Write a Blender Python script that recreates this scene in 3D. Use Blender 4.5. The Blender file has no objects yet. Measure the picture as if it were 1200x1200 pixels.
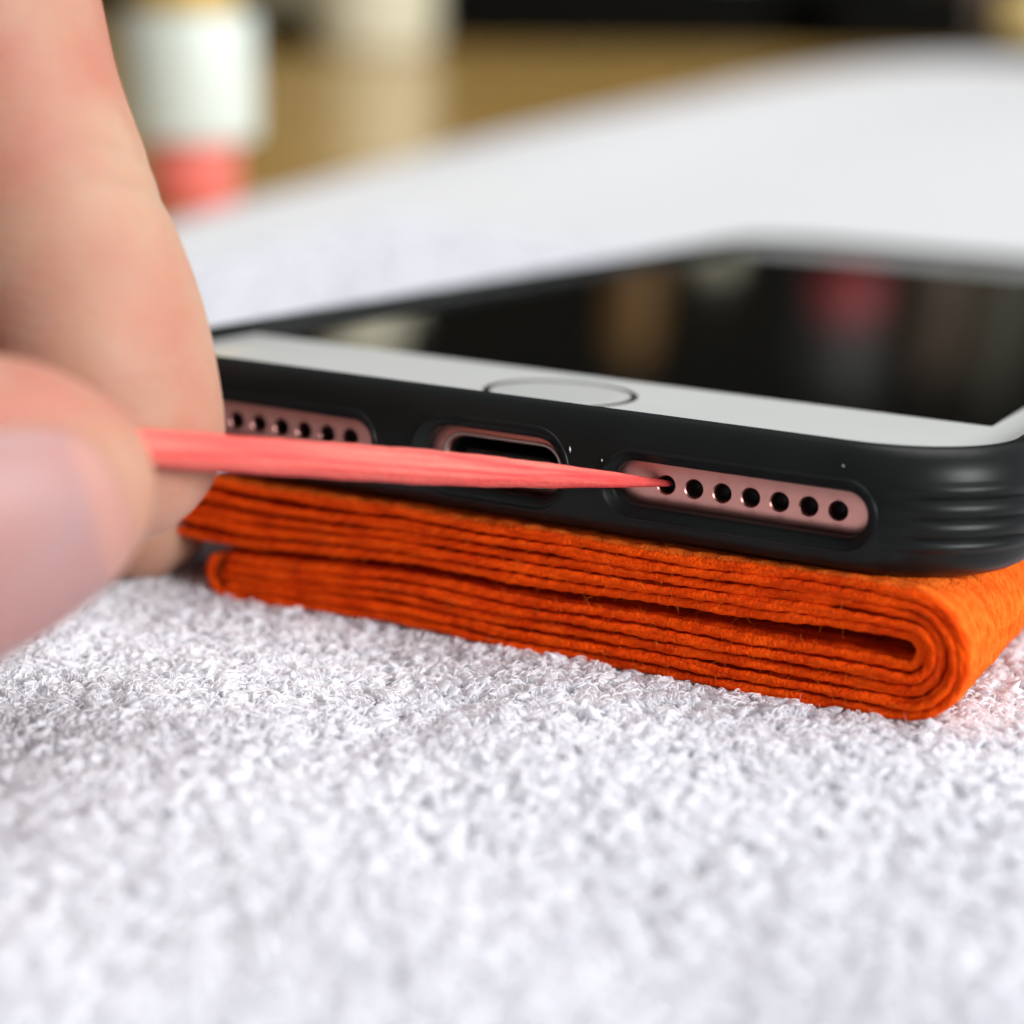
import bpy, bmesh, math, random
import numpy as np
from mathutils import Matrix, Vector
from mathutils.bvhtree import BVHTree

S = 0.001                      # everything below is written in millimetres
rng = np.random.default_rng(7)
random.seed(7)
scene = bpy.context.scene
COL = scene.collection

# ------------------------------------------------------------------ camera
cam_d = bpy.data.cameras.new("camera")
cam = bpy.data.objects.new("camera", cam_d)
COL.objects.link(cam)
right = Vector((0.8841, 0.4672, 0.0106)); up = Vector((-0.1362, 0.2360, 0.9622)); fwd = Vector((-0.4470, 0.8521, -0.2723))
m = Matrix.Identity(4)
for r in range(3):
    m[r][0], m[r][1], m[r][2] = right[r], up[r], -fwd[r]
m.translation = Vector((61.468, -113.582, 46.6185)) * S
cam.matrix_world = m
cam_d.lens = 69.0
cam_d.sensor_width = 36.0
cam_d.clip_start = 0.005
cam_d.clip_end = 20.0
cam_d.dof.use_dof = True
cam_d.dof.focus_distance = 0.1285
cam_d.dof.aperture_fstop = 15.0
scene.camera = cam

# ------------------------------------------------------------------ light
world = bpy.data.worlds.new("World")
scene.world = world
world.use_nodes = True
bg = world.node_tree.nodes["Background"]
bg.inputs[0].default_value = (0.86, 0.92, 1.0, 1)
bg.inputs[1].default_value = 0.27

def area(name, loc, target, size, power, color):
    d = bpy.data.lights.new(name, 'AREA')
    d.shape = 'RECTANGLE'; d.size, d.size_y = size[0] * S, size[1] * S
    d.energy = power; d.color = color
    o = bpy.data.objects.new(name, d); COL.objects.link(o)
    o.location = Vector(loc) * S
    o.rotation_euler = (Vector(target) - Vector(loc)).to_track_quat('-Z', 'Y').to_euler()
    return o
area("window_light", (2250, -430, 900), (10, 100, 0), (820, 820), 60.0, (0.98, 0.985, 1.0))
area("ceiling_light", (500, 700, 2000), (0, 150, 0), (1300, 1300), 27.0, (1.0, 0.98, 0.96))

scene.view_settings.view_transform = 'Standard'
scene.view_settings.look = 'None'
scene.view_settings.exposure = 0.35
scene.view_settings.gamma = 1.0
scene.view_settings.use_curve_mapping = False
scene.render.engine = 'CYCLES'
scene.cycles.use_adaptive_sampling = True
scene.cycles.adaptive_threshold = 0.03
scene.cycles.max_bounces = 9
scene.cycles.diffuse_bounces = 7
scene.cycles.transmission_bounces = 4

# ------------------------------------------------------------------ helpers
def tag(o, label=None, cat=None, group=None, kind=None):
    if label: o["label"] = label
    if cat: o["category"] = cat
    if group: o["group"] = group
    if kind: o["kind"] = kind
    return o

def empty(name, loc):
    o = bpy.data.objects.new(name, None); COL.objects.link(o)
    o.empty_display_size = 0.01
    o.location = Vector(loc) * S
    return o

def mesh_obj(name, V, F, material, parent=None, smooth=True, scale=S):
    me = bpy.data.meshes.new(name)
    V = np.asarray(V, dtype=np.float64) * scale
    if isinstance(F, np.ndarray):
        n, k = F.shape
        me.vertices.add(len(V)); me.vertices.foreach_set("co", V.ravel())
        me.loops.add(n * k); me.loops.foreach_set("vertex_index", F.ravel().astype(np.int32))
        me.polygons.add(n); me.polygons.foreach_set("loop_start", np.arange(0, n * k, k, dtype=np.int32))
        me.update(calc_edges=True); me.validate()
    else:
        me.from_pydata([tuple(v) for v in V], [], [tuple(f) for f in F]); me.update()
    if smooth:
        me.polygons.foreach_set("use_smooth", np.ones(len(me.polygons), dtype=bool))
    me.materials.append(material)
    o = bpy.data.objects.new(name, me); COL.objects.link(o)
    if parent: o.parent = parent
    return o

def loft(loops, cap0=True, cap1=True):
    """closed loops (lists of equal length) joined to a skin"""
    n = len(loops[0]); V = np.concatenate([np.asarray(l, float) for l in loops])
    F = []
    for i in range(len(loops) - 1):
        a, b = i * n, (i + 1) * n
        for j in range(n):
            k = (j + 1) % n
            F.append((a + j, a + k, b + k, b + j))
    if cap0: F.append(tuple(range(n))[::-1])
    if cap1: F.append(tuple(range((len(loops) - 1) * n, len(loops) * n)))
    return V, F

def rounded_rect(x0, x1, y0, y1, r, arc=14, sx=2, sy=2):
    """anticlockwise outline in the plane; straight sides cut into sx / sy pieces"""
    P = []
    for cx, cy, a0 in ((x1 - r, y0 + r, -90), (x1 - r, y1 - r, 0), (x0 + r, y1 - r, 90), (x0 + r, y0 + r, 180)):
        for i in range(arc + 1):
            a = math.radians(a0 + 90 * i / arc)
            P.append((cx + r * math.cos(a), cy + r * math.sin(a)))
        n = sy if a0 in (-90, 90) else sx
        tgt = {-90: (x1, y1 - r), 0: (x0 + r, y1), 90: (x0, y0 + r), 180: (x1 - r, y0)}[a0]
        b = P[-1]
        for i in range(1, n):
            t = i / n
            P.append((b[0] + (tgt[0] - b[0]) * t, b[1] + (tgt[1] - b[1]) * t))
    return P

def lathe(profile, n=40):
    loops = []
    for r, z in profile:
        loops.append([(r * math.cos(2 * math.pi * i / n), r * math.sin(2 * math.pi * i / n), z) for i in range(n)])
    return loft(loops)

def boolean(obj, cutters):
    """cut the solids in `cutters` (V, F) out of obj and drop them again"""
    temps = []
    for V, F in cutters:
        me = bpy.data.meshes.new("cutter"); me.from_pydata([tuple(v) for v in np.asarray(V) * S], [], F); me.update()
        bm = bmesh.new(); bm.from_mesh(me); bmesh.ops.recalc_face_normals(bm, faces=bm.faces); bm.to_mesh(me); bm.free()
        c = bpy.data.objects.new("cutter", me); COL.objects.link(c); c.parent = obj.parent
        md = obj.modifiers.new("cut", 'BOOLEAN'); md.operation = 'DIFFERENCE'; md.solver = 'EXACT'; md.object = c
        temps.append(c)
    dg = bpy.context.evaluated_depsgraph_get(); dg.update()
    new = bpy.data.meshes.new_from_object(obj.evaluated_get(dg))
    obj.modifiers.clear(); obj.data = new
    for c in temps:
        me = c.data; bpy.data.objects.remove(c); bpy.data.meshes.remove(me)

def fix_normals(o):
    bm = bmesh.new(); bm.from_mesh(o.data); bmesh.ops.recalc_face_normals(bm, faces=bm.faces); bm.to_mesh(o.data); bm.free()

def sharp(o, deg=35):
    bm = bmesh.new(); bm.from_mesh(o.data)
    for e in bm.edges:
        if len(e.link_faces) == 2 and e.calc_face_angle(0) > math.radians(deg): e.smooth = False
    for f in bm.faces: f.smooth = True
    bm.to_mesh(o.data); bm.free()

# ------------------------------------------------------------------ materials
def material(name, base, rough=0.5, metal=0.0, spec=0.5, coat=0.0, coat_rough=0.05, sss=0.0, sss_radius=(1, .4, .25), sss_scale=0.001,
             sheen=0.0, vary=None, vary_scale=200.0, vary_stretch=(1, 1, 1), bump=0.0, bump_scale=2000.0, bump_dist=0.0001, transmission=0.0, ior=1.45,
             rough_vary=0.0):
    mt = bpy.data.materials.new(name); mt.use_nodes = True
    nt = mt.node_tree; N = nt.nodes; Lk = nt.links
    b = N["Principled BSDF"]
    b.inputs["Base Color"].default_value = (*base, 1)
    b.inputs["Roughness"].default_value = rough
    b.inputs["Metallic"].default_value = metal
    b.inputs["Specular IOR Level"].default_value = spec
    b.inputs["Coat Weight"].default_value = coat
    b.inputs["Coat Roughness"].default_value = coat_rough
    b.inputs["IOR"].default_value = ior
    b.inputs["Transmission Weight"].default_value = transmission
    if sss:
        b.inputs["Subsurface Weight"].default_value = sss
        b.inputs["Subsurface Radius"].default_value = sss_radius
        b.inputs["Subsurface Scale"].default_value = sss_scale
    if sheen:
        b.inputs["Sheen Weight"].default_value = sheen
    tc = N.new("ShaderNodeTexCoord")
    if vary:
        mp = N.new("ShaderNodeMapping"); mp.inputs["Scale"].default_value = vary_stretch
        Lk.new(tc.outputs["Object"], mp.inputs["Vector"])
        nz = N.new("ShaderNodeTexNoise"); nz.inputs["Scale"].default_value = vary_scale; nz.inputs["Detail"].default_value = 4
        Lk.new(mp.outputs["Vector"], nz.inputs["Vector"])
        rp = N.new("ShaderNodeValToRGB")
        rp.color_ramp.elements[0].position = 0.32; rp.color_ramp.elements[1].position = 0.68
        rp.color_ramp.elements[0].color = (*vary, 1); rp.color_ramp.elements[1].color = (*base, 1)
        Lk.new(nz.outputs["Fac"], rp.inputs["Fac"]); Lk.new(rp.outputs["Color"], b.inputs["Base Color"])
        if rough_vary:
            mr = N.new("ShaderNodeMapRange")
            mr.inputs["To Min"].default_value = rough - rough_vary; mr.inputs["To Max"].default_value = rough + rough_vary
            Lk.new(nz.outputs["Fac"], mr.inputs["Value"]); Lk.new(mr.outputs["Result"], b.inputs["Roughness"])
    if bump:
        n2 = N.new("ShaderNodeTexNoise"); n2.inputs["Scale"].default_value = bump_scale; n2.inputs["Detail"].default_value = 3
        Lk.new(tc.outputs["Object"], n2.inputs["Vector"])
        bp = N.new("ShaderNodeBump"); bp.inputs["Strength"].default_value = bump; bp.inputs["Distance"].default_value = bump_dist
        Lk.new(n2.outputs["Fac"], bp.inputs["Height"]); Lk.new(bp.outputs["Normal"], b.inputs["Normal"])
    return mt

M = dict(
    rubber=material("black_rubber", (0.005, 0.006, 0.0055), rough=0.36, spec=0.18, bump=0.25, bump_scale=9000, bump_dist=0.00003,
                    vary=(0.009, 0.0105, 0.010), vary_scale=120, rough_vary=0.05),
    rose=material("rose_gold_aluminium", (0.62, 0.30, 0.26), rough=0.36, metal=1.0, bump=0.2, bump_scale=14000, bump_dist=0.00001),
    glass_white=material("white_glass", (0.655, 0.67, 0.645), rough=0.12, spec=0.5, vary=(0.62, 0.635, 0.61), vary_scale=60),
    screen=material("black_screen_glass", (0.004, 0.004, 0.0035), rough=0.06, spec=0.42),
    ring=material("dark_metal_ring", (0.012, 0.012, 0.012), rough=0.4, spec=0.2),
    dark=material("dark_cavity", (0.004, 0.004, 0.004), rough=0.7),
    steel=material("port_metal", (0.45, 0.33, 0.30), rough=0.3, metal=1.0),
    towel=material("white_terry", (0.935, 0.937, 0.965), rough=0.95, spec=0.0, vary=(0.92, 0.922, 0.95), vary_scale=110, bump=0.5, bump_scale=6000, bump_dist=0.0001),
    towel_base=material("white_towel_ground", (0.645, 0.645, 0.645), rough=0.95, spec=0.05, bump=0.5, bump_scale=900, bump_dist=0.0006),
    cloth=material("orange_cotton", (0.90, 0.088, 0.004), rough=0.9, spec=0.03, vary=(0.64, 0.042, 0.003), vary_scale=420,
                   bump=0.9, bump_scale=4200, bump_dist=0.0002),
    cloth_lit=material("orange_cotton_lit", (0.94, 0.19, 0.022), rough=0.9, spec=0.05, vary=(0.84, 0.10, 0.008), vary_scale=900,  # same cotton, with the bright light on the right end put into its colour
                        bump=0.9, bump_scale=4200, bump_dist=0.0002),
    fuzz=material("orange_fibre", (0.72, 0.16, 0.02), rough=0.8, spec=0.1),
    stick=material("pink_dyed_wood", (0.80, 0.195, 0.15), rough=0.7, spec=0.2, vary=(0.68, 0.055, 0.055), vary_scale=2600, vary_stretch=(0.03, 1, 1),
                   bump=0.8, bump_scale=2500, bump_dist=0.0002),
    table=material("tan_varnished_wood", (0.48, 0.30, 0.09), rough=0.22, spec=0.5, vary=(0.37, 0.215, 0.055), vary_scale=6, vary_stretch=(1, 9, 1)),
    wall=material("dark_brown_backdrop", (0.007, 0.006, 0.0035), rough=0.9, spec=0.1, vary=(0.003, 0.003, 0.002), vary_scale=4),
    bottle_white=material("white_label_plastic", (0.62, 0.66, 0.59), rough=0.4, vary=(0.58, 0.625, 0.54), vary_scale=50),
    bottle_pink=material("pink_glass_base", (0.80, 0.17, 0.13), rough=0.25, sss=0.3, sss_scale=0.004, vary=(0.88, 0.25, 0.2), vary_scale=60),
    gold=material("gold_cap", (0.62, 0.38, 0.05), rough=0.35, metal=0.4),
    cream=material("cream_ceramic", (0.70, 0.68, 0.52), rough=0.25, vary=(0.62, 0.60, 0.44), vary_scale=20),
    black=material("black_plastic", (0.003, 0.003, 0.0022), rough=0.7, spec=0.06),
    amber=material("amber_glass", (0.16, 0.075, 0.010), rough=0.4),
    red=material("red_glaze", (0.38, 0.05, 0.055), rough=0.5),
    olive=material("olive_glass", (0.045, 0.042, 0.022), rough=0.4),
    yellow=material("pale_yellow_plastic", (0.62, 0.46, 0.16), rough=0.4),
    nail=material("fingernail", (0.40, 0.195, 0.175), rough=0.5, spec=0.5, sss=0.4, sss_scale=0.0012, vary=(0.38, 0.225, 0.215), vary_scale=160),
    nail_edge=material("fingernail_edge", (0.46, 0.235, 0.19), rough=0.5, spec=0.5, sss=0.3, sss_scale=0.001),
)

def skin_material():
    mt = material("skin", (0.60, 0.375, 0.265), rough=0.52, spec=0.3, sss=0.8, sss_radius=(1.0, 0.32, 0.16), sss_scale=0.0028,
                  vary=(0.58, 0.285, 0.205), vary_scale=110, bump=0.35, bump_scale=1500, bump_dist=0.00015)
    nt = mt.node_tree; N = nt.nodes; L = nt.links
    # fine skin ridges on top of the noise bump
    wv = N.new("ShaderNodeTexWave"); wv.inputs["Scale"].default_value = 330; wv.inputs["Distortion"].default_value = 5
    wv.inputs["Detail Scale"].default_value = 1.2; wv.bands_direction = 'Z'
    tc = [n for n in N if n.type == 'TEX_COORD'][0]
    L.new(tc.outputs["Object"], wv.inputs["Vector"])
    b2 = N.new("ShaderNodeBump"); b2.inputs["Strength"].default_value = 0.12; b2.inputs["Distance"].default_value = 0.0001
    b1 = [n for n in N if n.type == 'BUMP' and n is not b2][0]
    L.new(wv.outputs["Fac"], b2.inputs["Height"]); L.new(b1.outputs["Normal"], b2.inputs["Normal"])
    L.new(b2.outputs["Normal"], N["Principled BSDF"].inputs["Normal"])
    rp = [n for n in N if n.type == 'VALTORGB'][0].color_ramp
    rp.elements[0].position = .25; rp.elements[1].position = .75
    e = rp.elements.new(.5); e.color = (0.44, 0.232, 0.160, 1)
    rp.elements[0].color = (0.43, 0.155, 0.112, 1); rp.elements[2].color = (0.45, 0.298, 0.202, 1)
    return mt
M['skin'] = skin_material()
def wet_tip(mt, x0, x1, col):
    # the end that has been poked into the hole is soaked darker
    nt = mt.node_tree; N = nt.nodes; L = nt.links; b = N["Principled BSDF"]
    tc = [n for n in N if n.type == 'TEX_COORD'][0]; sp = N.new("ShaderNodeSeparateXYZ"); L.new(tc.outputs["Object"], sp.inputs[0])
    mr = N.new("ShaderNodeMapRange"); mr.inputs["From Min"].default_value = x0; mr.inputs["From Max"].default_value = x1
    L.new(sp.outputs["X"], mr.inputs["Value"])
    mx = N.new("ShaderNodeMix"); mx.data_type = 'RGBA'; src = b.inputs["Base Color"].links[0].from_socket
    L.new(mr.outputs["Result"], mx.inputs["Factor"]); L.new(src, mx.inputs["A"]); mx.inputs["B"].default_value = (*col, 1)
    L.new(mx.outputs["Result"], b.inputs["Base Color"])
wet_tip(M['stick'], 0.054, 0.066, (0.62, 0.06, 0.055))
def soft_cotton(mt):
    nt = mt.node_tree; N = nt.nodes; L = nt.links; b = N["Principled BSDF"]; out = [n for n in N if n.type == 'OUTPUT_MATERIAL'][0]
    tr = N.new("ShaderNodeBsdfTranslucent"); mx = N.new("ShaderNodeMixShader"); mx.inputs[0].default_value = 0.45
    src = b.inputs["Base Color"].links[0].from_socket
    L.new(src, tr.inputs["Color"]); L.new(b.outputs[0], mx.inputs[1]); L.new(tr.outputs[0], mx.inputs[2]); L.new(mx.outputs[0], out.inputs["Surface"])
soft_cotton(M['towel'])

# ------------------------------------------------------------------ table and backdrop
def box(x0, x1, y0, y1, z0, z1, r=0.0):
    if r <= 0:
        V = [(x, y, z) for z in (z0, z1) for x, y in ((x0, y0), (x1, y0), (x1, y1), (x0, y1))]
        return V, [(3, 2, 1, 0), (4, 5, 6, 7), (0, 1, 5, 4), (1, 2, 6, 5), (2, 3, 7, 6), (3, 0, 4, 7)]
    o = lambda k, z: [(x, y, z) for x, y in rounded_rect(x0 + k, x1 - k, y0 + k, y1 - k, max(r - k, .05), 6)]
    return loft([o(r * .8, z0), o(r * .25, z0 + r * .2), o(0, z0 + r), o(0, z1 - r), o(r * .25, z1 - r * .2), o(r * .8, z1)])

V, F = box(-1400, 900, -320, 1750, -35, -5, 4)
tag(mesh_obj("table", V, F, M['table'], smooth=False), kind="structure")
# the wall behind, seen as the dark band along the top and in the phone's glass: across the view
wa = math.radians(27.7)
def facing(a, c, z):          # a to the right, c away from the camera's standpoint
    return (61 + a * math.cos(wa) - c * math.sin(wa), -113 + a * math.sin(wa) + c * math.cos(wa), z)
V, F = box(-1500, 1500, 1880, 1940, -400, 900)
V = [facing(x, y, z) for x, y, z in V]
tag(mesh_obj("wall", V, F, M['wall'], smooth=False), kind="structure")

# ------------------------------------------------------------------ towel
EDGE_Y = [-260, 165, 187, 307, 441, 657, 737, 1100]
EDGE_X = [-158, -161, -168, -184, -202, -227, -229, -229]
def towel_far(x): return np.interp(x, [-240, -226, -200, -170, -100, 60, 600], [735, 755, 805, 850, 930, 1020, 1060])
def relief(x, y, clumps=True):
    """slow undulation of the lying towel and the crease in front of the cloth"""
    h = 0.35 * np.sin(x * 0.11 + 0.7 * np.sin(y * 0.06)) * np.cos(y * 0.13 + 0.4) + 0.20 * np.sin(x * 0.23 + y * 0.19 + 1.5 * np.sin(x * .05 - y * .08))
    h = h * np.exp(-(np.maximum(np.hypot(x - 10, y + 10) - 50, 0) / 40) ** 2)
    h = h + .12 * np.sin(x * 1.35 + 1.3 * np.sin(y * .9)) * np.sin(y * 1.15 + np.sin(x * .7)) * clumps
    p = np.array([0.0, -24.0]); q = np.array([3.6, -9.0]); dv = (q - p) / np.linalg.norm(q - p); ln = np.linalg.norm(q - p)
    t = np.clip((x - p[0]) * dv[0] + (y - p[1]) * dv[1], 0, ln)
    dist = np.hypot(x - p[0] - t * dv[0], y - p[1] - t * dv[1])
    h = h - 0.5 * np.exp(-(dist / 2.2) ** 2)
    far = np.clip((y - 60) / 60, 0, 1)
    h = h + far * 0.8 * np.sin(x * 0.018 + 1) * np.sin(y * 0.012)
    near_phone = np.exp(-(np.maximum(np.abs(x - 3) - 32, 0) / 10) ** 2) * ((y > 0) & (y < 145))
    h = h * (1 - 0.9 * near_phone)
    # the hem at the back is puffed up a little
    e = np.interp(y, EDGE_Y, EDGE_X)
    h = h + 3.0 * np.exp(-((x - e - 30) / 30) ** 2) * np.clip((y - 150) / 200, 0, 1)
    return h
ys = np.concatenate([np.linspace(0, .14, 10), np.linspace(.15, .36, 110), np.linspace(.37, 1, 60)])
us = np.concatenate([[0, 0, .004, .01], np.linspace(.02, .42, 110), np.linspace(.44, 1, 24)])
gx = np.zeros((len(ys) + 1, len(us))); gy = gx.copy(); gzz = gx.copy()
for j in range(len(ys) + 1):
    t = ys[min(j, len(ys) - 1)]
    for it in range(3):
        x = gx[j] if it else np.linspace(-160, 520, len(us))
        y = -260 + t * (towel_far(x) + 260)
        xl = np.interp(y, EDGE_Y, EDGE_X)
        gx[j] = xl + us * (520 - xl)
    gy[j] = -260 + t * (towel_far(gx[j]) + 260)
    gzz[j] = relief(gx[j], gy[j], False) - .22
    gzz[j, 2] -= 0.5; gzz[j, 1] -= 1.6; gzz[j, 0] = -4.9
    if j == len(ys): gzz[j] = -4.9; gy[j] += 1.0
n, k = gx.shape
idx = np.arange(n * k).reshape(n, k)
F = np.stack([idx[:-1, :-1], idx[:-1, 1:], idx[1:, 1:], idx[1:, :-1]], -1).reshape(-1, 4)
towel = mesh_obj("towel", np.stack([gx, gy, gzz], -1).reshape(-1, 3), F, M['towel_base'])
tag(towel, "white terry towel spread over the table under the folded orange cloth", "towel")

def tubes(P, ref, rad, sides):
    """thin tubes along the paths P (N, k, 3)"""
    N, kk = P.shape[:2]
    T = np.gradient(P, axis=1); T /= np.linalg.norm(T, axis=2, keepdims=True) + 1e-9
    B = ref[:, None, :] - (ref[:, None, :] * T).sum(-1, keepdims=True) * T; B /= np.linalg.norm(B, axis=2, keepdims=True) + 1e-9
    Nn = np.cross(B, T); th = np.arange(sides) * 2 * np.pi / sides
    V = P[:, :, None, :] + rad[:, :, None, None] * (np.cos(th)[None, None, :, None] * Nn[:, :, None, :] + np.sin(th)[None, None, :, None] * B[:, :, None, :])
    i, j = np.meshgrid(np.arange(kk - 1), np.arange(sides), indexing='ij')
    q = np.stack([i * sides + j, i * sides + (j + 1) % sides, (i + 1) * sides + (j + 1) % sides, (i + 1) * sides + j], -1).reshape(1, -1, 4)
    return V.reshape(-1, 3), ((np.arange(N) * kk * sides)[:, None, None] + q).reshape(-1, 4)

def tufts(rows, length, width, height, nu, nv):
    """soft overlapping tufts of pile: drop-shaped, leaning, squeezed against each other"""
    N = len(rows)
    ang = rng.normal(-.72, .62, N)
    L_ = length * rng.uniform(.55, 1.35, N); W_ = width * rng.uniform(.65, 1.35, N); H_ = height * rng.uniform(.65, 1.3, N)
    tilt = rng.normal(.28, .30, N); roll = rng.normal(0, .35, N)
    u = np.linspace(-1, 1, nu + 1); th = np.arange(nv) * 2 * np.pi / nv
    taper = np.sqrt(np.clip(1 - np.abs(u) ** 2.2, 0, 1)) * (1 - .22 * u) + .02
    bx_ = np.repeat(u[:, None], nv, 1); by_ = taper[:, None] * np.cos(th)[None, :]; bz_ = taper[:, None] * np.sin(th)[None, :]
    wob = 1 + .16 * np.sin(rng.uniform(0, 6.28, (N, 1, 1)) + 2 * th[None, None, :] + 2.5 * u[None, :, None])
    bow = rng.normal(0, .3, (N, 1, 1)) * (bx_[None] ** 2) * W_[:, None, None]
    X = bx_[None] * L_[:, None, None] / 2; Y = by_[None] * wob * W_[:, None, None] / 2 + bow; Z = bz_[None] * wob * H_[:, None, None] / 2
    c, s_ = np.cos(roll)[:, None, None], np.sin(roll)[:, None, None]; Y, Z = Y * c - Z * s_, Y * s_ + Z * c
    c, s_ = np.cos(tilt)[:, None, None], np.sin(tilt)[:, None, None]; X, Z = X * c - Z * s_, X * s_ + Z * c
    c, s_ = np.cos(ang)[:, None, None], np.sin(ang)[:, None, None]; X, Y = X * c - Y * s_, X * s_ + Y * c
    X += rows[:, 0][:, None, None]; Y += rows[:, 1][:, None, None]
    Z += (relief(rows[:, 0], rows[:, 1]) - .17 + rng.normal(0, .06, N))[:, None, None]
    V = np.stack([X, Y, Z], -1)
    i, j = np.meshgrid(np.arange(nu), np.arange(nv), indexing='ij')
    q = np.stack([i * nv + j, i * nv + (j + 1) % nv, (i + 1) * nv + (j + 1) % nv, (i + 1) * nv + j], -1).reshape(1, -1, 4)
    return V.reshape(-1, 3), ((np.arange(N) * (nu + 1) * nv)[:, None, None] + q).reshape(-1, 4)

def lint(rows, length, rad):
    """single loose fibres standing out of the pile"""
    N = len(rows); t = np.linspace(0, 1, 4)
    d0 = rng.normal(0, 1, (N, 3)); d0[:, 2] = np.abs(d0[:, 2]) * .8 + .25; d0 /= np.linalg.norm(d0, axis=1, keepdims=True)
    cv = rng.normal(0, .7, (N, 3)); cv[:, 2] -= .5
    L_ = (length * rng.uniform(.5, 1.4, N))[:, None, None]
    base = np.c_[rows, relief(rows[:, 0], rows[:, 1]) + rng.uniform(-.05, .2, N)]
    P = base[:, None, :] + L_ * (d0[:, None, :] * t[None, :, None] + cv[:, None, :] * (t ** 2)[None, :, None] * .5)
    ref = np.cross(d0, rng.normal(size=(N, 3)))
    return tubes(P, ref, rad * (1.1 - t)[None, :] * np.ones((N, 1)), 3)

def spots(r0, r1, pitch, spread):
    """jittered lattice over the wedge of towel in front of the viewer"""
    c, a = np.meshgrid(np.arange(r0, r1, pitch), np.arange(-spread(r1), spread(r1), pitch), indexing='ij')
    c = c + rng.uniform(-.5, .5, c.shape) * pitch; a = a + rng.uniform(-.5, .5, a.shape) * pitch
    keep = np.abs(a) < spread(c)
    c, a = c[keep], a[keep]
    x = 61 + a * math.cos(wa) - c * math.sin(wa); y = -113 + a * math.sin(wa) + c * math.cos(wa)
    hid = (x > -21) & (x < 31) & (y > 3.0) & (y < 139)
    hid |= (x > -30) & (x < 32) & (y > 60) & (y < 139)
    hid |= x < np.interp(y, EDGE_Y, EDGE_X) + 2
    return np.stack([x[~hid], y[~hid]], -1)
near = spots(55, 215, 1.0, lambda r: .29 * r + 12)
V1, F1 = tufts(near, 2.3, 1.3, 0.78, 6, 6)
# the pile goes on to the sides, in coarser tufts where it is out of the picture
ox, oy = np.meshgrid(np.arange(-125, 150, 1.95), np.arange(-130, 190, 1.95), indexing='ij')
outer = np.stack([ox + rng.uniform(-.9, .9, ox.shape), oy + rng.uniform(-.9, .9, ox.shape)], -1).reshape(-1, 2)
oc = -(outer[:, 0] - 61) * math.sin(wa) + (outer[:, 1] + 113) * math.cos(wa); oa = (outer[:, 0] - 61) * math.cos(wa) + (outer[:, 1] + 113) * math.sin(wa)
inside = (oc > 55) & (oc < 215) & (np.abs(oa) < .29 * oc + 12)
inside |= (outer[:, 0] > -30) & (outer[:, 0] < 32) & (outer[:, 1] > 3) & (outer[:, 1] < 139)
outer = outer[~inside]
V2, F2 = tufts(outer, 4.2, 2.5, 1.0, 5, 5)
V3, F3 = lint(spots(60, 165, 0.8, lambda r: .29 * r + 4), .65, .022)
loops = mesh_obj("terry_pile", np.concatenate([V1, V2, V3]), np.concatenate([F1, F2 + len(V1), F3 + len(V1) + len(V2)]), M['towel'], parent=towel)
loops["kind"] = "stuff"

def fluff(rows, per, length, radius):
    """fine cotton fibres combed over the tufts, as hair strands"""
    N = len(rows) * per
    base = np.repeat(rows, per, 0) + rng.normal(0, .31, (N, 2))
    ang = np.repeat(rng.normal(-.72, .75, len(rows)), per) + rng.normal(0, .42, N)
    L_ = length * rng.uniform(.5, 1.3, N); arch = rng.uniform(.08, .42, N); side = rng.normal(0, .22, N)
    t = np.linspace(-.5, .5, 5)
    al = t[None, :] * L_[:, None]; la = side[:, None] * (4 * t ** 2)[None, :] + rng.normal(0, .03, (N, 5))
    X = base[:, :1] + al * np.cos(ang)[:, None] - la * np.sin(ang)[:, None]
    Y = base[:, 1:] + al * np.sin(ang)[:, None] + la * np.cos(ang)[:, None]
    up_ = np.repeat(rng.normal(0, .065, len(rows)), per)
    tip = rng.uniform(-.2, .28, N)[:, None] * (t + .5)[None, :]
    Z = (relief(base[:, 0], base[:, 1]) - .02 + up_)[:, None] + arch[:, None] * (1 - 4 * t ** 2)[None, :] + tip + rng.normal(0, .02, (N, 5))
    cu = bpy.data.hair_curves.new("cotton_fluff")
    cu.add_curves([5] * N)
    cu.attributes["position"].data.foreach_set("vector", (np.stack([X, Y, Z], -1) * S).astype(np.float32).ravel())
    ra = cu.attributes.get("radius") or cu.attributes.new("radius", 'FLOAT', 'POINT')
    ra.data.foreach_set("value", (radius * S * rng.uniform(.6, 1.3, (N, 1)) * np.array([.7, 1, 1, .9, .35])[None, :]).astype(np.float32).ravel())
    cu.materials.append(M['towel'])
    o = bpy.data.objects.new("cotton_fluff", cu); COL.objects.link(o); o.parent = towel; o["kind"] = "stuff"
    return o
fluff(near, 18, 1.25, .075)
fluff(outer, 8, 1.9, .095)

# ------------------------------------------------------------------ folded orange cloth
cloth = empty("folded_cloth", (3, 25, 0))
tag(cloth, "orange cotton cloth folded in layers under the phone", "cloth")
CX = [-28, -24, -19.5, -7.3, 1.8, 15, 25.4, 29.6]
CZ = [4.0, 3.95, 3.98, 4.9, 4.75, 5.0, 5.25, 5.15]
def cav(x): return np.interp(x, CX, CZ)
def gap(x): return np.interp(x, [-28, -22, -5, 3, 14, 24, 29.6], [.3, .3, .3, .28, .36, .58, .62])
TOP = [lambda x, k=k: cav(x) + gap(x) + np.interp(x, [-27, -19, -10, 2, 20, 29.6], [.82, .80, .77, .84, .72, .69]) * (k + .5)
       + np.interp(x, [-28, -22, -12, 0], [.5, .35, .1, 0]) * (k > 0) + np.interp(x, [-24, -14, -2], [.75, .45, 0]) * (k > 3) + np.interp(x, [-24, -14, -4], [.35, .1, 0]) * (k == 3) for k in range(5)]
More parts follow.
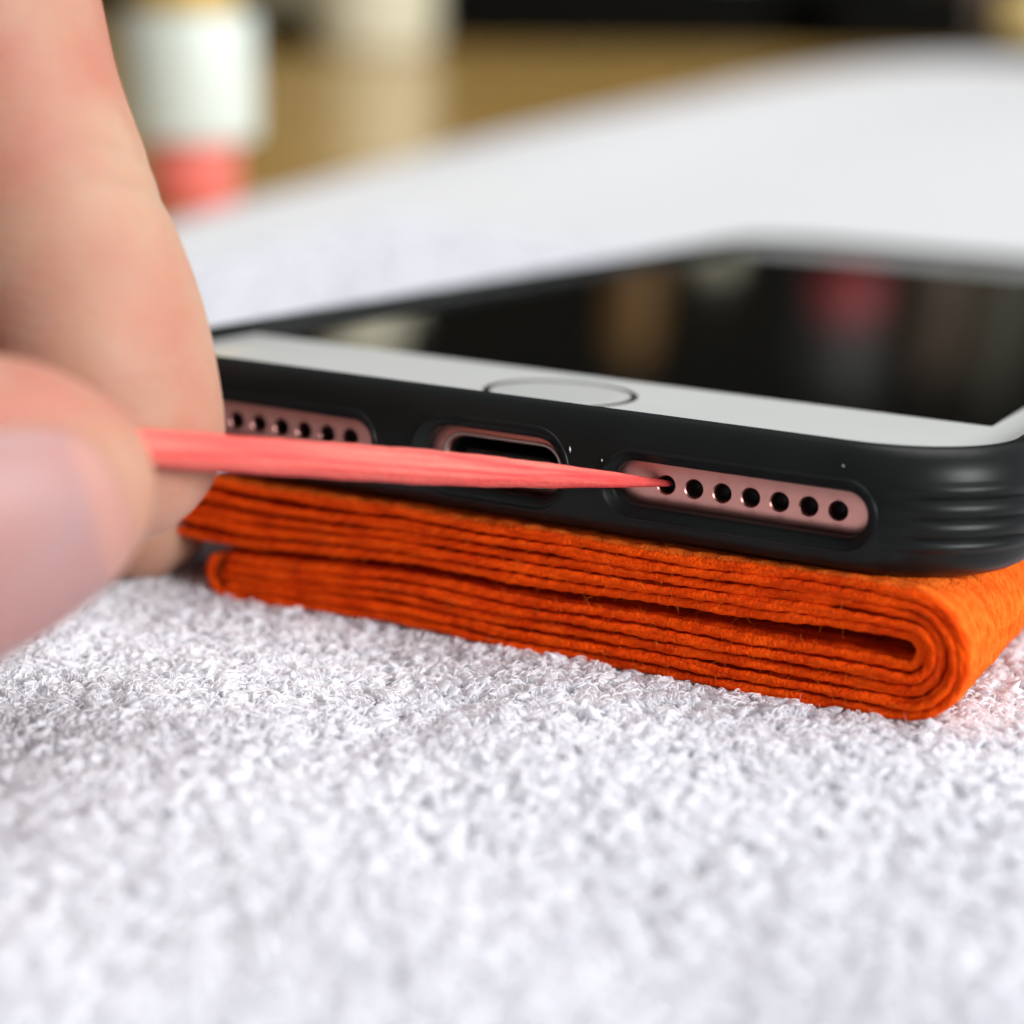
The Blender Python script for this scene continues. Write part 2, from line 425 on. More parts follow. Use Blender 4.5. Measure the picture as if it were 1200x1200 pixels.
BOT = [lambda x, k=k: cav(x) - gap(x) - (np.interp(x, [-24, -19.5, 1.8, 25.4, 29.6], [.72, .72, .87, .88, .85])) * (k + .5) for k in range(5)]

def smooth_path(P, ds):
    P = np.asarray(P, float)
    for _ in range(3):
        P[1:-1] = .25 * P[:-2] + .5 * P[1:-1] + .25 * P[2:]
    s = np.concatenate([[0], np.cumsum(np.hypot(*np.diff(P, axis=0).T))])
    u = np.arange(0, s[-1], ds)
    return np.stack([np.interp(u, s, P[:, 0]), np.interp(u, s, P[:, 1])], -1), u

def layer_path(k):
    left_top = [-27.3, -26.8, -25.6, -25.0, -24.4][k]
    left_bot = [-22.6, -23.1, -23.3, -23.1, -22.4][k]
    P = []
    if k in (0, 2):      # the upper bundle turns back on itself at the left
        z0, z1 = TOP[k](left_top), TOP[k + 1](left_top)
        for a in np.linspace(90, 255, 12):
            P.append((left_top + .8 * (z1 - z0) * math.cos(math.radians(a)), (z0 + z1) / 2 + (z1 - z0) / 2 * math.sin(math.radians(a))))
    for x in np.arange(left_top, 29.6, .6): P.append((x, float(TOP[k](x))))
    zt, zb = float(TOP[k](29.6)), float(BOT[k](29.6))
    rx = .62 + .68 * k + .33
    for a in np.linspace(90, -90, 22 + 4 * k)[1:-1]:
        c, s_ = math.cos(math.radians(a)), math.sin(math.radians(a))
        P.append((29.6 + rx * c, (zt + zb) / 2 + (zt - zb) / 2 * s_))
    for x in np.arange(29.6, left_bot, -.6): P.append((x, float(BOT[k](x))))
    if k == 4:           # the lowest ply wraps round the lower bundle at the left
        z0, z1 = float(BOT[4](left_bot)), float(BOT[0](left_bot)) + .2
        for a in np.linspace(-90, -245, 18):
            P.append((left_bot + 1.55 * math.cos(math.radians(a)), (z0 + z1) / 2 + (z1 - z0) / 2 * math.sin(math.radians(a))))
    return P

def yarn_tube(path, u, y, r, sides, ply, ph, shift=0.0):
    """one yarn following the ply's path, with a two-strand twist"""
    n = len(path)
    T = np.gradient(path, axis=0); T /= np.linalg.norm(T, axis=1, keepdims=True)
    Nn = np.stack([-T[:, 1], T[:, 0]], -1)
    w1, w2, w3 = rng.uniform(0, 6.28, 3)
    dn = shift * (1 + .12 * np.sin(u * .8 + w3)) + .06 * np.sin(u * .42 + w1) + .022 * np.sin(u * 1.5 + w2)
    dy = .10 * np.sin(u * .33 + w3) + .06 * np.sin(u * 1.25 + w1)
    th = np.arange(sides) * 2 * np.pi / sides
    rr = r * (1 + ply * np.cos(2 * (th[None, :] - (u * (2.4 if shift else 1.5) + ph)[:, None])))
    rr = rr * (1 + .025 * rng.normal(size=(n, 1)) * (ply > 0))
    rr[0] *= .05; rr[-1] *= .05
    off = rr * np.cos(th)[None, :] + dn[:, None]
    X = path[:, :1] + Nn[:, :1] * off; Z = path[:, 1:] + Nn[:, 1:] * off
    Y = y + dy[:, None] + rr * 1.0 * np.sin(th)[None, :]
    # the stack gets thinner towards the far end of the phone
    Z = Z * (9.1 - .055 * np.clip(Y, 0, 80)) / 9.1
    V = np.stack([X, Y, Z], -1).reshape(-1, 3)
    idx = np.arange(n * sides).reshape(n, sides)
    nx = np.roll(idx, -1, axis=1)
    F = np.stack([idx[:-1], nx[:-1], nx[1:], idx[1:]], -1).reshape(-1, 4)
    c0 = np.array([[0, 1, 2, 3]]); 
    return V, F

front_pts = []
for k in range(5):
    raw = layer_path(k)
    Vs, Fs, nv, Mi = [], [], 0, []
    y = 0.45 + [.1, -.12, .12, -.05, .05][k]
    depth = 46 if k == 4 else 12
    j = 0
    while y < depth:
        hi = j < 2
        mid_ = k == 4
        path, u = smooth_path(raw, .22 if hi else (.5 if mid_ else .8))
        sides = 12 if hi else (8 if mid_ else 6)
        r = .36 if k < 4 else .42
        for off_ in ((-.085, .085) if j == 0 else (0.0,)):      # the raw edge shows two threads side by side
            rr_ = .26 if j == 0 else r
            V, F = yarn_tube(path, u, y + rng.uniform(-.06, .06), rr_ * rng.uniform(.92, 1.08), sides, .13 if hi else (.14 if mid_ else .0), rng.uniform(0, 6.28), off_)
            if j == 0: front_pts.append(V[rng.integers(0, len(V), 260)])
            elif k == 4 and j < 18: front_pts.append(V[rng.integers(0, len(V), 40)])
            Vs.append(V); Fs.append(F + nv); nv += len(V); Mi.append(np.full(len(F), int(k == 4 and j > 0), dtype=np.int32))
        y += .84 * rng.uniform(.95, 1.05); j += 1
    o = mesh_obj("cloth_layer", np.concatenate(Vs), np.concatenate(Fs), M['cloth'], parent=cloth)
    o.data.materials.append(M['cloth_lit']); mi_ = np.concatenate(Mi)
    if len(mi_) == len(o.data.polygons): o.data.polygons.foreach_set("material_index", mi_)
    o.location = -Vector((3, 25, 0)) * S
# stray fibres
FP = np.concatenate(front_pts)
fv, ff = [], []
for p in FP:
    dr = rng.normal(size=3); dr[1] = -abs(dr[1]) * .7; dr /= np.linalg.norm(dr)
    cu = rng.normal(size=3) * .35
    L_ = rng.uniform(.25, .8); b = len(fv)
    e1 = np.cross(dr, [0.3, .5, .8]); e1 /= np.linalg.norm(e1)
    for t in (0, .5, 1):
        c = p + dr * L_ * t + cu * L_ * t * t
        w_ = .016 * (1.05 - t)
        fv += [c + e1 * w_, c - e1 * w_ * .5 + np.cross(dr, e1) * w_, c - e1 * w_ * .5 - np.cross(dr, e1) * w_]
    for s_ in (0, 3):
        for q in range(3): ff.append((b + s_ + q, b + s_ + (q + 1) % 3, b + s_ + 3 + (q + 1) % 3, b + s_ + 3 + q))
fz = mesh_obj("cloth_fuzz", np.array(fv), np.array(ff), M['fuzz'], parent=cloth)
fz.location = -Vector((3, 25, 0)) * S
fz["kind"] = "stuff"

# ------------------------------------------------------------------ phone and case: built flat, then laid tilted on the cloth
TILT = Matrix(((0.99996471, -0.00046334, 0.00838800), (0.0, 0.99847785, 0.05515418), (-0.00840079, -0.05515223, 0.99844262)))
def laid(name, p):             # an Empty at the point p of the phone, tilted like the phone
    o = bpy.data.objects.new(name, None); COL.objects.link(o); o.empty_display_size = 0.01
    q = TILT @ (Vector(p) - Vector((0, -1, -16.95)))
    o.matrix_world = Matrix.Translation(q * S) @ TILT.to_4x4()
    return o
HW, LEN, TH = 33.55, 138.3, 7.1
def outline(o, arc=26, sx=60, sy=30, r=9.2):
    return rounded_rect(-HW - o, HW + o, -o, LEN + o, max(r + o, .4), arc, sx, sy)

phone = laid("smartphone", (0, 0, -TH))
tag(phone, "smartphone with white front, dark screen and rose gold edge lying in the black case", "phone")
up_z = TH                       # phone parts are written with z = 0 at the glass, then lifted to the Empty's base
def pm(name, V, F, mat, parent=phone, smooth=True):
    V = np.asarray(V, float).copy()
    V[:, 2] += up_z
    return mesh_obj(name, V, F, mat, parent, smooth)
body_sec = [(-2.8, -7.1), (-1.8, -7.0), (-.9, -6.55), (-.35, -5.9), (-.08, -5.0), (0, -4.2), (0, -2.9), (-.08, -1.9), (-.3, -1.1), (-.6, -.6), (-.95, -.42), (-1.6, -.40)]
V, F = loft([[(x, y, z) for x, y in outline(o - .06)] for o, z in body_sec])
body = pm("body", V, F, M['rose'])
fix_normals(body)
bpy.context.view_layer.update()
HX = [12.28 + 1.974 * i for i in range(7)]
def hole_cutter(x, z, r0=.60, chamfer=.08):
    ring = lambda r, y: [(x + r * math.cos(2 * math.pi * i / 24), y, z + up_z + r * math.sin(2 * math.pi * i / 24)) for i in range(24)]
    return loft([ring(r0 + chamfer + .3, -.3), ring(r0 + chamfer, .06), ring(r0, .16), ring(r0, 2.2)])
def slot(hx, hz, r, y, x=0.0, z=-3.55):
    return [(a + x, y, b + z + up_z) for a, b in rounded_rect(-hx, hx, -hz, hz, r, 8)]
cut = [hole_cutter(s_ * x, -3.55) for x in HX for s_ in (1, -1)]
cut.append(loft([slot(4.75, 1.72, 1.7, -.4), slot(4.45, 1.45, 1.43, .12), slot(4.3, 1.3, 1.28, .3), slot(4.3, 1.3, 1.28, 6.0)]))
boolean(body, cut)
sharp(body, 32)
# inside of the charging port: dark lining and the tongue at the back
V, F = loft([slot(4.28, 1.28, 1.26, y_) for y_ in (.8, 5.8)], cap0=False)
V = np.array(V); V[:, 2] -= up_z
port = pm("charging_port", V, F, M['dark'])
ringpts = []
for q, rr in ((4.62, 1.62), (4.42, 1.42)):
    ringpts.append([(a, -.035, b - 3.55) for a, b in rounded_rect(-q, q, -rr, rr, rr - .03, 8)])
V, F = loft([[(x, .12, z) for x, y, z in ringpts[0]], ringpts[0], ringpts[1], [(x, .5, z) for x, y, z in ringpts[1]]], False, False)
pr = pm("port_rim", V, F, M['steel'], parent=port)
V, F = box(-3.3, 3.3, .9, 5.6, -3.9, -3.2, .15); pm("port_contact", V, F, M['ring'], parent=port)
# small dark meshes at the bottom of the speaker holes
me0 = None
for x in HX:
    for s_ in (1, -1):
        V, F = loft([[(s_ * x + r_ * math.cos(2 * math.pi * i / 16), y_, -3.55 + r_ * math.sin(2 * math.pi * i / 16)) for i in range(16)] for r_, y_ in ((.595, 1.0), (.595, 1.9), (.3, 1.95))])
        V = np.array(V); cx_ = np.array([s_ * x, 0, -3.55]); V -= cx_
        if me0 is None:
            o = mesh_obj("speaker_hole", V, F, M['dark'], phone); me0 = o.data
        else:
            o = bpy.data.objects.new("speaker_hole", me0); COL.objects.link(o); o.parent = phone
        o.location = Vector((cx_[0], 0, cx_[2] + up_z)) * S
# front glass, screen, home button
V, F = loft([[(x, y, z) for x, y in outline(o, r=8.8)] for o, z in ((-.65, -.40), (-.45, -.22), (-.5, -.10), (-.62, -.03), (-.9, 0.0))])
glass = pm("front_glass", V, F, M['glass_white']); fix_normals(glass)
V, F = loft([[(x, y, z) for x, y in rounded_rect(-32.3, 29.2, 17.1, 121.2, .25, 3)] for z in (.002, .012)], cap0=False)
scr = pm("screen", V, F, M['screen'], smooth=False)
ringd = lambda r, z: [(r * math.cos(2 * math.pi * i / 72), 8.7 + r * math.sin(2 * math.pi * i / 72), z) for i in range(72)]
V, F = loft([ringd(5.12, .004), ringd(5.05, .012), ringd(3.6, .012), ringd(.1, .012)], cap0=False)
hb = pm("home_button", V, F, M['glass_white'])
V, F = loft([ringd(5.62, .003), ringd(5.58, .03), ringd(5.14, .03), ringd(5.10, .004)], False, False)
pm("button_ring", V, F, M['ring'], parent=hb)
V, F = loft([[(x, y, z) for x, y in rounded_rect(-4.6, 4.6, 129.2, 130.6, .69, 6)] for z in (.003, .014)], cap0=False); pm("earpiece", V, F, M['dark'])

# ---- case
case = laid("phone_case", (0, 0, -7.75))
tag(case, "matte black rubber phone case with cutouts and ribbed corners around the phone", "phone case")
CB = 7.75
sec_in = [(-3.2, -7.15), (-2.7, -7.13), (-1.7, -7.04), (-.8, -6.6), (-.28, -5.95), (0.0, -5.0), (.05, -4.2), (.05, -2.9), (0.0, -1.9), (-.2, -1.1), (-.45, -.6), (-.50, -.2), (-.62, .06), (-.95, .10)]
sec_lip = [(-1.0, .30), (-.93, .60), (-.82, .82), (-.6, .97), (-.3, 1.03), (.05, .98), (.42, .74), (.8, .30), (1.08, -.2)]
zz = np.linspace(-.7, -5.6, 50)
def bulge(z): return 1.22 + .42 * (1 - ((z + 3.4) / 2.9) ** 2)
sec_out = [(float(bulge(z)), float(z)) for z in zz]
sec_bot = [(1.25, -6.1), (1.0, -6.55), (.6, -6.95), (.05, -7.3), (-.7, -7.57), (-1.7, -7.71), (-3.0, -7.75)]
loops_ = []
base_out = np.array(outline(0.0, arc=30, sx=90, sy=40, r=9.2))
for o_, z in sec_in + sec_lip + sec_out + sec_bot:
    pts = np.array(outline(o_, arc=30, sx=90, sy=40, r=9.2))
    if -5.7 < z < -.6 and o_ > 1:
        nrm = pts - base_out; nrm /= np.linalg.norm(nrm, axis=1, keepdims=True) + 1e-9
        # ribs only near the corners
        cxd = np.abs(pts[:, 0]); cyd = np.abs(pts[:, 1] - LEN / 2)
        wgt = np.clip((cxd - 26.5) / 4.5, 0, 1) * np.clip((cyd - 60.5) / 5, 0, 1)
        wgt = wgt * wgt * (3 - 2 * wgt) * np.clip(min((z + 5.6), (-.7 - z)) / .5, 0, 1)
        rib = -.12
        for g0, g1 in ((-.75, -2.0), (-2.0, -3.3), (-3.3, -4.6), (-4.6, -5.7)):
            if g1 < z <= g0: rib = -.12 + .34 * (1 - (2 * (z - g0) / (g1 - g0) - 1) ** 2)
        pts = pts + nrm * (wgt * rib)[:, None]
    loops_.append(np.c_[pts, np.full(len(pts), z + CB)])
V, F = loft(loops_)
shell = mesh_obj("shell", V, F, M['rubber'], case)
fix_normals(shell)
bpy.context.view_layer.update()
def flare_pill(x0, x1, r, zc, prof):
    L_ = []
    for y_, g in prof:
        L_.append([(a, y_, b + CB) for a, b in rounded_rect(x0 - g, x1 + g, zc - r - g, zc + r + g, min(r + g - .02, 2.0 + g), 12)])
    return loft(L_)
prof = [(-3.4, .74), (-1.75, .72), (-1.58, .68), (-1.42, .56), (-1.2, .22), (-1.05, .05), (-.9, 0), (.35, 0)]
cut = [flare_pill(9.0, 26.35, 1.5, -3.5, prof), flare_pill(-26.35, -9.9, 1.5, -3.5, prof), flare_pill(-5.5, 5.1, 2.1, -3.5, prof)]
boolean(shell, cut)
sharp(shell, 40)

def rim(x0, x1, r, zc, g):
    ring_ = rounded_rect(x0 - g, x1 + g, zc - r - g, zc + r + g, min(r + g - .02, 2.0 + g), 14, 24, 4)
    n_ = len(ring_); L_ = []
    for q in range(8):
        a = 2 * math.pi * q / 8; row = []
        for i_ in range(n_):
            (xa, za), (xb, zb) = ring_[i_ - 1], ring_[(i_ + 1) % n_]
            tx, tz = xb - xa, zb - za; l_ = math.hypot(tx, tz); nx_, nz_ = tz / l_, -tx / l_
            x, z = ring_[i_]
            row.append((x + nx_ * .13 * math.cos(a), -float(bulge(z)) + .02 - .13 * math.sin(a), z + nz_ * .13 * math.cos(a) + CB))
        L_.append(row)
    V, F = loft(L_ + [L_[0]], False, False)
    o = mesh_obj("cutout_rim", V, F, M['rubber'], case); fix_normals(o)
for a_ in ((9.0, 26.35, 1.5, -3.5, .74), (-26.35, -9.9, 1.5, -3.5, .74), (-5.5, 5.1, 2.1, -3.5, .74)): rim(*a_)
# lint caught on the rubber, and white flecks imitating glints by the port
sv, sf = [], []
for _ in range(5):
    x = rng.uniform(-30, 31); z = rng.uniform(-6, .2); yy = -float(np.interp(-z, [-.3, .3, .7, 3.4, 5.6, 6.1], [.6, 1.08, float(bulge(-.7)), float(bulge(-3.4)), float(bulge(-5.6)), 1.25]))
    if -5.6 < z < -1.2 and (abs(x) < 7.5 or 7.5 < abs(x) < 28): continue
    r_ = rng.uniform(.02, .04); b = len(sv)
    for dx, dy_, dz in ((-1, 0, 0), (1, 0, 0), (0, -1, 0), (0, 1, 0), (0, 0, -1), (0, 0, 1)): sv.append((x + dx * r_ * rng.uniform(.6, 1.8), yy + dy_ * r_, z + CB + dz * r_ * rng.uniform(.6, 1.4)))
    for f_ in ((0, 2, 4), (2, 1, 4), (1, 3, 4), (3, 0, 4), (2, 0, 5), (1, 2, 5), (3, 1, 5), (0, 3, 5)): sf.append(tuple(b + q for q in f_))
for x, z, r_, q in ((5.9, -1.75, .07, 3.5), (8.3, -2.15, .06, 2.0), (24.6, -.35, .07, .8)):  # the two beside the port are painted glints, the last one is lint
    b = len(sv); yy = -float(bulge(z)) - .04
    for dx, dy_, dz in ((-1, 0, 0), (1, 0, 0), (0, -.8, 0), (0, .8, 0), (.4, 0, -q), (-.3, 0, q)): sv.append((x + dx * r_, yy + dy_ * r_, z + CB + dz * r_))
    for f_ in ((0, 2, 4), (2, 1, 4), (1, 3, 4), (3, 0, 4), (2, 0, 5), (1, 2, 5), (3, 1, 5), (0, 3, 5)): sf.append(tuple(b + q_ for q_ in f_))
o = mesh_obj("lint_and_glints", sv, sf, M['towel'], case); o["kind"] = "stuff"

# ------------------------------------------------------------------ toothpick
s0 = np.array([-10.013, -29.366, 19.855]); s1 = np.array([12.391, 2.337, 13.188])
ax = (s1 - s0) / np.linalg.norm(s1 - s0); LS = float(np.linalg.norm(s1 - s0))
e1 = np.cross(ax, [0, 0, 1]); e1 /= np.linalg.norm(e1); e2 = np.cross(e1, ax)
tail = 26.0
stick = empty("toothpick", s0 - ax * tail)
tag(stick, "pink wooden toothpick held by the fingers with its tip in a speaker hole", "toothpick")
stick.matrix_world = Matrix.Translation(Vector(s0 - ax * tail) * S) @ Matrix((ax, e1, e2)).transposed().to_4x4()
prof_s = []
for t in np.concatenate([np.linspace(0, tail + LS * .50, 60), np.linspace(tail + LS * .51, tail + LS, 44)]):
    q = t - tail
    r_ = 1.09
    if q > LS * .50:
        v = (q - LS * .50) / (LS * .50)
        r_ = 1.09 * (1 - .82 * v ** 1.7)
    if t < 3: r_ *= .72 + .28 * t / 3
    prof_s.append((t, r_))
prof_s.append((tail + LS + .13, .10))
n_s = 28; L_ = []
for t, r_ in prof_s:
    row = []
    for i in range(n_s):
        a = 2 * math.pi * i / n_s
        g = 1 + .035 * math.cos(4 * a + .6) + .022 * math.sin(9 * a + t * .06) + .02 * math.sin(t * 1.3 + 2 * a) + .012 * math.sin(t * 3.7 + a)
        row.append((t, r_ * g * math.cos(a), r_ * g * math.sin(a)))
    L_.append(row)
V, F = loft(L_)
o = mesh_obj("shaft", V, F, M['stick'], stick); fix_normals(o)

# ------------------------------------------------------------------ hand
T0 = np.array([-15.285, -21.57, 19.853])                 # centre of the index fingertip
A = np.array([.8842, .4672, 0]); A /= np.linalg.norm(A); Bv = np.array([0, 0, 1.0]); Cv = np.array([-A[1], A[0], 0])
def H(a, b, c): return T0 + A * a + Bv * b + Cv * c
# chains of (right, up, away, half width); the hand reaches in from the left
INDEX = [(.6, -1.3, -.6, 7.2), (-.9, 4.0, 1.0, 7.6), (-3.7, 10.7, 3.8, 7.5), (-6.6, 17.7, 6.4, 7.5), (-8.6, 23.8, 8.4, 7.9), (-13, 33.5, 10.5, 8.8), (-24, 39, 8, 9.0), (-40, 37, 3, 9.4), (-56, 31, -3, 11.5)]
MIDDLE = [(-3.6, -14.6, 29, 5.9), (-7, -7, 29.5, 6.7), (-12, 6, 28, 7.2), (-18, 19, 26, 7.6), (-25, 33, 23, 8.6), (-36, 40, 18, 9.2), (-50, 37, 11, 9.6), (-62, 31, 4, 11.5)]
RING = [(-26, 0, 35, 6.8), (-28, 11, 38, 7.2), (-31, 22, 38, 7.4), (-36, 31, 35, 8.3), (-46, 35, 26, 8.8), (-58, 33, 18, 9.2), (-68, 28, 10, 11)]
LITTLE = [(-40, 1, 41, 5.8), (-42, 10, 44, 6.2), (-45, 19, 44, 6.4), (-50, 25, 40, 7.2), (-58, 28, 30, 7.8), (-67, 27, 22, 8.4), (-75, 23, 14, 10)]
THUMB = [(-1.6, -.6, -18.0, 7.3), (-4.8, -1.2, -19.2, 8.5), (-10, -2.4, -21.5, 9.1), (-18, -4.6, -25, 8.8), (-28, -4.4, -28, 9.6), (-40, -1.5, -28, 10.5), (-56, 4, -24, 12), (-76, 10, -14, 14)]
PALM = [[(-56, 31, -3, 11.5), (-80, 22, -5, 14), (-104, 12, -6, 16)], [(-62, 31, 4, 11.5), (-84, 22, 2, 13.5), (-104, 12, -2, 16)],
        [(-68, 28, 10, 11), (-88, 20, 7, 13), (-106, 12, 4, 16)], [(-75, 23, 14, 10), (-92, 16, 11, 12.5), (-108, 11, 8, 15)],
        [(-56, 4, -24, 12), (-74, 16, -12, 14), (-60, 24, -8, 11)],
        [(-104, 12, -4, 16.5), (-125, 8, -2, 17.5), (-150, 5, 0, 20)], [(-106, 12, 6, 16), (-125, 8, 8, 17.5), (-150, 5, 10, 20)]]

def catmull(P, n):
    P = np.asarray(P, float); Q = np.vstack([2 * P[0] - P[1], P, 2 * P[-1] - P[-2]]); out = []
    for i in range(len(P) - 1):
        p0, p1, p2, p3 = Q[i:i + 4]
        for t in np.linspace(0, 1, n, endpoint=False):
            out.append(.5 * (2 * p1 + (p2 - p0) * t + (2 * p0 - 5 * p1 + 4 * p2 - p3) * t * t + (3 * p1 - p0 - 3 * p2 + p3) * t ** 3))
    out.append(P[-1]); return np.array(out)

hb_ = bmesh.new()
bmesh.ops.create_icosphere(hb_, subdivisions=3, radius=1.0)
SV = np.array([v.co[:] for v in hb_.verts]); SF = np.array([[v.index for v in f.verts] for f in hb_.faces]); hb_.free()
Vs, Fs, nv = [], [], 0
for chain in [INDEX, MIDDLE, RING, LITTLE, THUMB] + PALM:
    for a_, b_, c_, r_ in catmull(chain, 7):
        Vs.append(SV * r_ + H(a_, b_, c_)); Fs.append(SF + nv); nv += len(SV)
# fuller pads on the two pinching tips
for p, sc_ in ((H(-.3, 2.2, -1.6), (6.6, 6.4, 7.4)), (H(-.2, -.6, -16.9), (6.6, 6.6, 6.2)), (H(-8, -3, -20), (8.6, 8.2, 8.8))):
    Vs.append(SV * np.array(sc_) + p); Fs.append(SF + nv); nv += len(SV)
hand = mesh_obj("hand", np.concatenate(Vs), np.concatenate(Fs), M['skin'])
md = hand.modifiers.new("r", 'REMESH'); md.mode = 'VOXEL'; md.voxel_size = .75 * S; md.use_smooth_shade = True
md = hand.modifiers.new("s", 'SMOOTH'); md.iterations = 14; md.factor = .5
dg = bpy.context.evaluated_depsgraph_get(); dg.update()
new = bpy.data.meshes.new_from_object(hand.evaluated_get(dg)); hand.modifiers.clear(); hand.data = new
n = len(new.vertices); co = np.zeros(n * 3); new.vertices.foreach_get("co", co); co = co.reshape(-1, 3) / S
nr = np.zeros(n * 3); new.vertex_normals.foreach_get("vector", nr); nr = nr.reshape(-1, 3)
# flexion creases of the index finger on the pad side, and soft folds over the thumb joint
def crease(p, axis, depth, width, radius):
    global co
    axis = np.asarray(axis) / np.linalg.norm(axis)
    d = co - p; along = d @ axis + .5 * np.sin((d @ Cv) * .5 + (d @ A) * .35); rad = np.linalg.norm(d - np.outer(d @ axis, axis), axis=1)
    w_ = np.exp(-(along / width) ** 2) * (rad < radius)
    co = co - nr * (w_ * depth)[:, None]
ia = H(-5.8, 17.7, 6.4) - H(-1.3, 4.6, 1.2)
crease(H(-3.2, 10.4, 3.7), ia, .22, 1.1, 11); crease(H(-3.9, 12.3, 4.4), ia, .14, .8, 11); crease(H(-9.4, 26, 9), ia, .3, .9, 12)
ta = H(-1, -1.2, -18) - H(-18, -4.6, -25)
for q in (0, 1.6, 3.1): crease(H(-17 - q, -4.5, -25), ta, .3, .5, 13)
new.vertices.foreach_set("co", (co * S).ravel()); new.update()
hand.data.polygons.foreach_set("use_smooth", np.ones(len(hand.data.polygons), dtype=bool))
hand.data.materials.clear(); hand.data.materials.append(M['skin'])
hand.name = "hand"
tag(hand, "hand with thumb and index finger pinching the pink toothpick", "hand")
bvh = BVHTree.FromPolygons([Vector(v) for v in co], [tuple(p.vertices) for p in hand.data.polygons])

def nail(name, centre, axis, face, length, half_w, lift):
    """a nail plate laid on the finger: cast from outside on to the skin"""
    axis = np.asarray(axis) / np.linalg.norm(axis); face = np.asarray(face) - axis * (np.asarray(face) @ axis); face /= np.linalg.norm(face)
    side = np.cross(axis, face)
    nu, nw = 22, 18; V = np.zeros((nu + 1, nw + 1, 3)); ok = True
    for i in range(nu + 1):
        u = i / nu * 2 - 1
        wm = half_w * (1 - .10 * abs(u) ** 3) * (math.sqrt(max(0, 1 - max(0, (abs(u) - .62) / .38) ** 2)) * .62 + .38 if abs(u) > .62 else 1)
        for j in range(nw + 1):
            v = j / nw * 2 - 1
            ang = v * wm / 7.4
            org = centre + axis * u * length / 2 + (side * math.sin(ang) + face * math.cos(ang)) * 22
            dr = -(side * math.sin(ang) + face * math.cos(ang))
            hit = bvh.ray_cast(Vector(org), Vector(dr))
            p = np.array(hit[0]) if hit[0] is not None else org + dr * 14
            edge = min(1 - abs(v), 1 - max(-u, 0)) if u < .6 else (1 - abs(v))
            up_ = lift * min(1, max(0, edge) / .22) - .12
            if u > .55: up_ += .35 * ((u - .55) / .45) ** 2
            V[i, j] = p - dr * up_
    idx = np.arange((nu + 1) * (nw + 1)).reshape(nu + 1, nw + 1)
    F = np.stack([idx[:-1, :-1], idx[:-1, 1:], idx[1:, 1:], idx[1:, :-1]], -1).reshape(-1, 4)
    o = mesh_obj(name, V.reshape(-1, 3), F, M['nail'], hand)
    md = o.modifiers.new("thick", 'SOLIDIFY'); md.thickness = .35 * S; md.offset = -1
    o.data.materials.append(M['nail_edge'])
    mi = np.zeros(len(o.data.polygons), dtype=np.int32).reshape(nu, nw); mi[-3:, :] = 1
    o.data.polygons.foreach_set("material_index", mi.ravel())
    return o
ta = H(-1, -1.2, -18) - H(-14, -4.2, -23.5)
nail("fingernail", H(-3.1, -1.6, -18.9), ta, -Cv * 1.0 - Bv * .30 - A * .08, 14.8, 7.9, .38)
nail("fingernail", H(-1.6, 4.5, 1.0), H(0, 0, 0) - H(-3.4, 10.7, 3.8), Cv - A * .1, 12, 6.0, .4)

# ------------------------------------------------------------------ things in the background
def vessel(name, loc, parts, label, cat):
    t = empty(name, loc)
    for pn, prof_, mat in parts:
        V, F = lathe(prof_); o = mesh_obj(pn, V, F, mat, t); sharp(o, 40)
    tag(t, label, cat); return t
vessel("bottle", (-192.5, 224, -5), [
    ("base", [(8.6, 0), (9.4, .8), (9.7, 3), (9.9, 12.5), (9.6, 14)], M['bottle_pink']),
    ("label", [(10.5, 14.02), (13.8, 14.6), (14, 16), (14, 38.5), (13.4, 40)], M['bottle_white']),
    ("cap", [(9, 40.02), (10.5, 40.4), (10.8, 42), (10.8, 58), (9.5, 60)], M['gold'])],
    "small bottle with pink base, white label and gold cap behind the index finger", "bottle")
vessel("jar", (-521, 830, -5), [
    ("body", [(26, 0), (31, 2), (34, 12), (34, 80), (30, 100), (20, 112)], M['cream']),
    ("lid", [(20, 112.1), (22, 113), (22, 132), (20, 134)], M['cream'])],
    "tall cream rounded jar standing on the tan table", "jar")
vessel("bottle", (-590, 850, -5), [
    ("body", [(16, 0), (19, 2), (19, 20), (18, 22)], M['black']),
    ("cap", [(17, 22.1), (18.5, 23), (18.5, 60), (16, 62)], M['cream'])],
    "dark bottle with pale cap left of the cream jar", "bottle")
def crate(name, a0, a1, c0, c1, h, mat, label, cat):
    t = empty(name, facing((a0 + a1) / 2, c0, -5))
    b0 = np.array(facing((a0 + a1) / 2, c0, -5))
    for pn, bx_ in (("body", (a0, a1, c0, c1, -5, h - 8)), ("lid", (a0 - 2, a1 + 2, c0 - 2, c1 + 2, h - 7.8, h))):
        V, F = box(*bx_, 2.0)
        V = np.array([facing(x, y, z) for x, y, z in V]) - b0
        o = mesh_obj(pn, V, F, mat, t); sharp(o, 30)
    tag(t, label, cat); return t
crate("storage_box", -62, 175, 1195, 1330, 38, M['black'], "wide low black box on the tan table behind the towel", "box")
crate("storage_box", 179.5, 262, 1150, 1260, 34, M['black'], "small black box right of the wide one behind the towel", "box")
V, F = box(266, 470, 1120, 1290, -5, 0.5, 2.0); b0 = np.array(facing(368, 1120, -5))
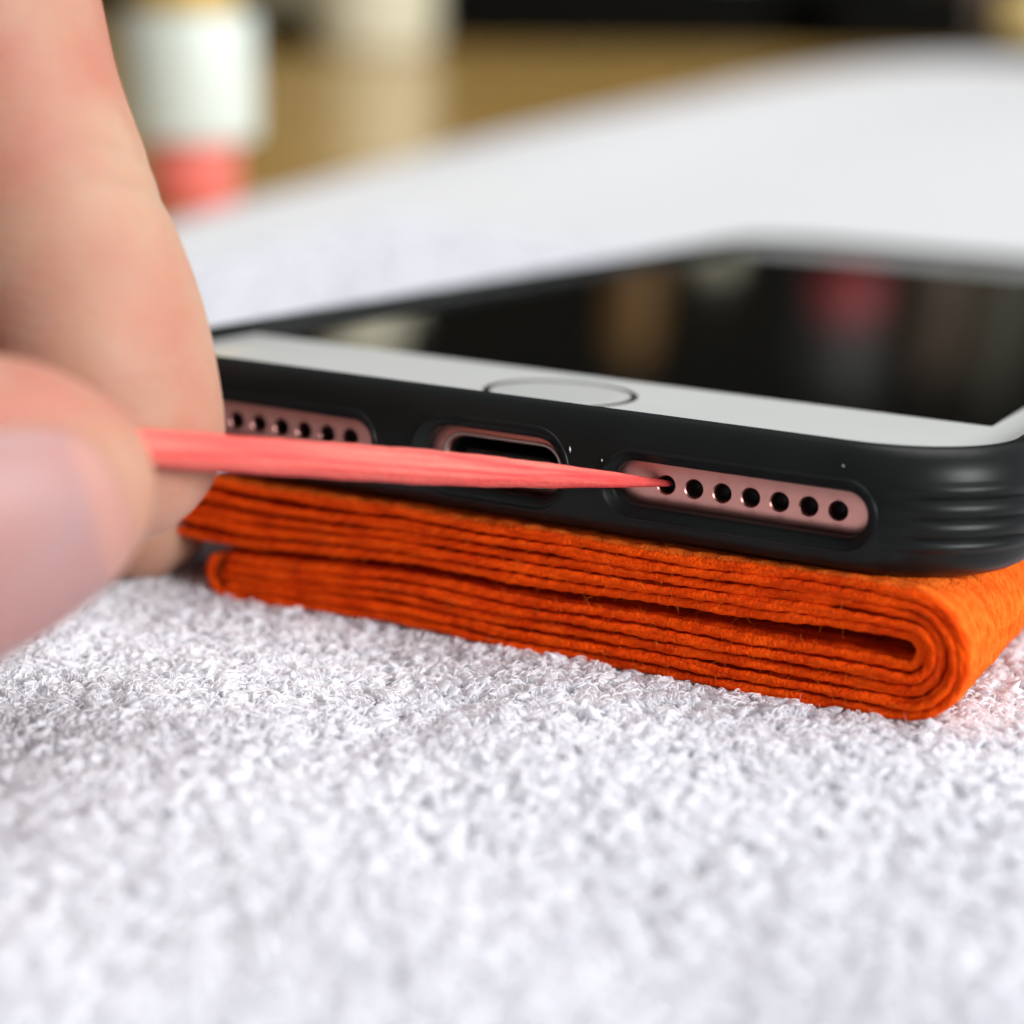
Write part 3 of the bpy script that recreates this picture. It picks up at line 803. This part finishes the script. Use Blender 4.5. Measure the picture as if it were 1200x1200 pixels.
tr = empty("serving_tray", b0); V = np.array([facing(x, y, z) for x, y, z in V]) - b0; mesh_obj("tray_plate", V, F, M['black'], tr)
V, F = box(262, 474, 1114, 1120, -5, 3.5, 1.5); V = np.array([facing(x, y, z) for x, y, z in V]) - b0; mesh_obj("tray_edge", V, F, M['black'], tr)
tag(tr, "flat black tray at the top right in front of the yellow bottle", "tray")
def on(a, c, z): return facing(a, c, z)
vessel("amber_bottle", on(85, 1260, 38.05), [("body", [(15, 0), (18, 2), (18, 82), (10, 92)], M['amber']), ("cap", [(8, 92.1), (9, 93), (9, 108), (7, 109)], M['black'])],
       "amber bottle with black cap on the wide black box", "bottle")
vessel("cream_cup", on(130, 1230, 38.05), [("body", [(12, 0), (15, 2), (17, 24), (15.5, 26)], M['cream'])], "small pale cup on the wide black box", "cup")
vessel("red_pot", on(212, 1205, 34.05), [("base", [(20, 0), (23, 2), (23, 20), (21, 22)], M['black']), ("body", [(16, 22.1), (21, 26), (22.5, 37), (21, 48), (13, 53)], M['red'])],
       "round red pot with dark base on the right black box", "pot")
vessel("yellow_bottle", on(352, 1400, -5), [("body", [(30, 0), (34, 3), (34, 34), (33.5, 35)], M['yellow']), ("neck", [(30.3, 35.1), (30.3, 120), (18, 130)], M['olive']), ("cap", [(16, 130.1), (17, 131), (17, 155), (15, 157)], M['olive'])],
       "tall pale yellow bottle standing at the top right behind the black tray", "bottle")
vessel("canister", on(232, 1345, -5), [("body", [(34, 0), (38, 3), (38, 150), (36, 152)], material("grey_green_tin", (0.030, 0.034, 0.030), rough=0.5)), ("lid", [(36.5, 152.1), (39, 153), (39, 165), (35, 167)], M['black'])],
       "tall dark grey canister behind the red pot and small black box", "canister")
vessel("brown_bottle", on(300, 1360, -5), [("body", [(24, 0), (27, 3), (27, 120), (13, 140)], material("brown_bottle_glass", (0.05, 0.026, 0.010), rough=0.4)), ("cap", [(11, 140.1), (12, 141), (12, 160), (10, 161)], M['black'])],
       "tall brown bottle between the grey canister and the yellow bottle", "bottle")
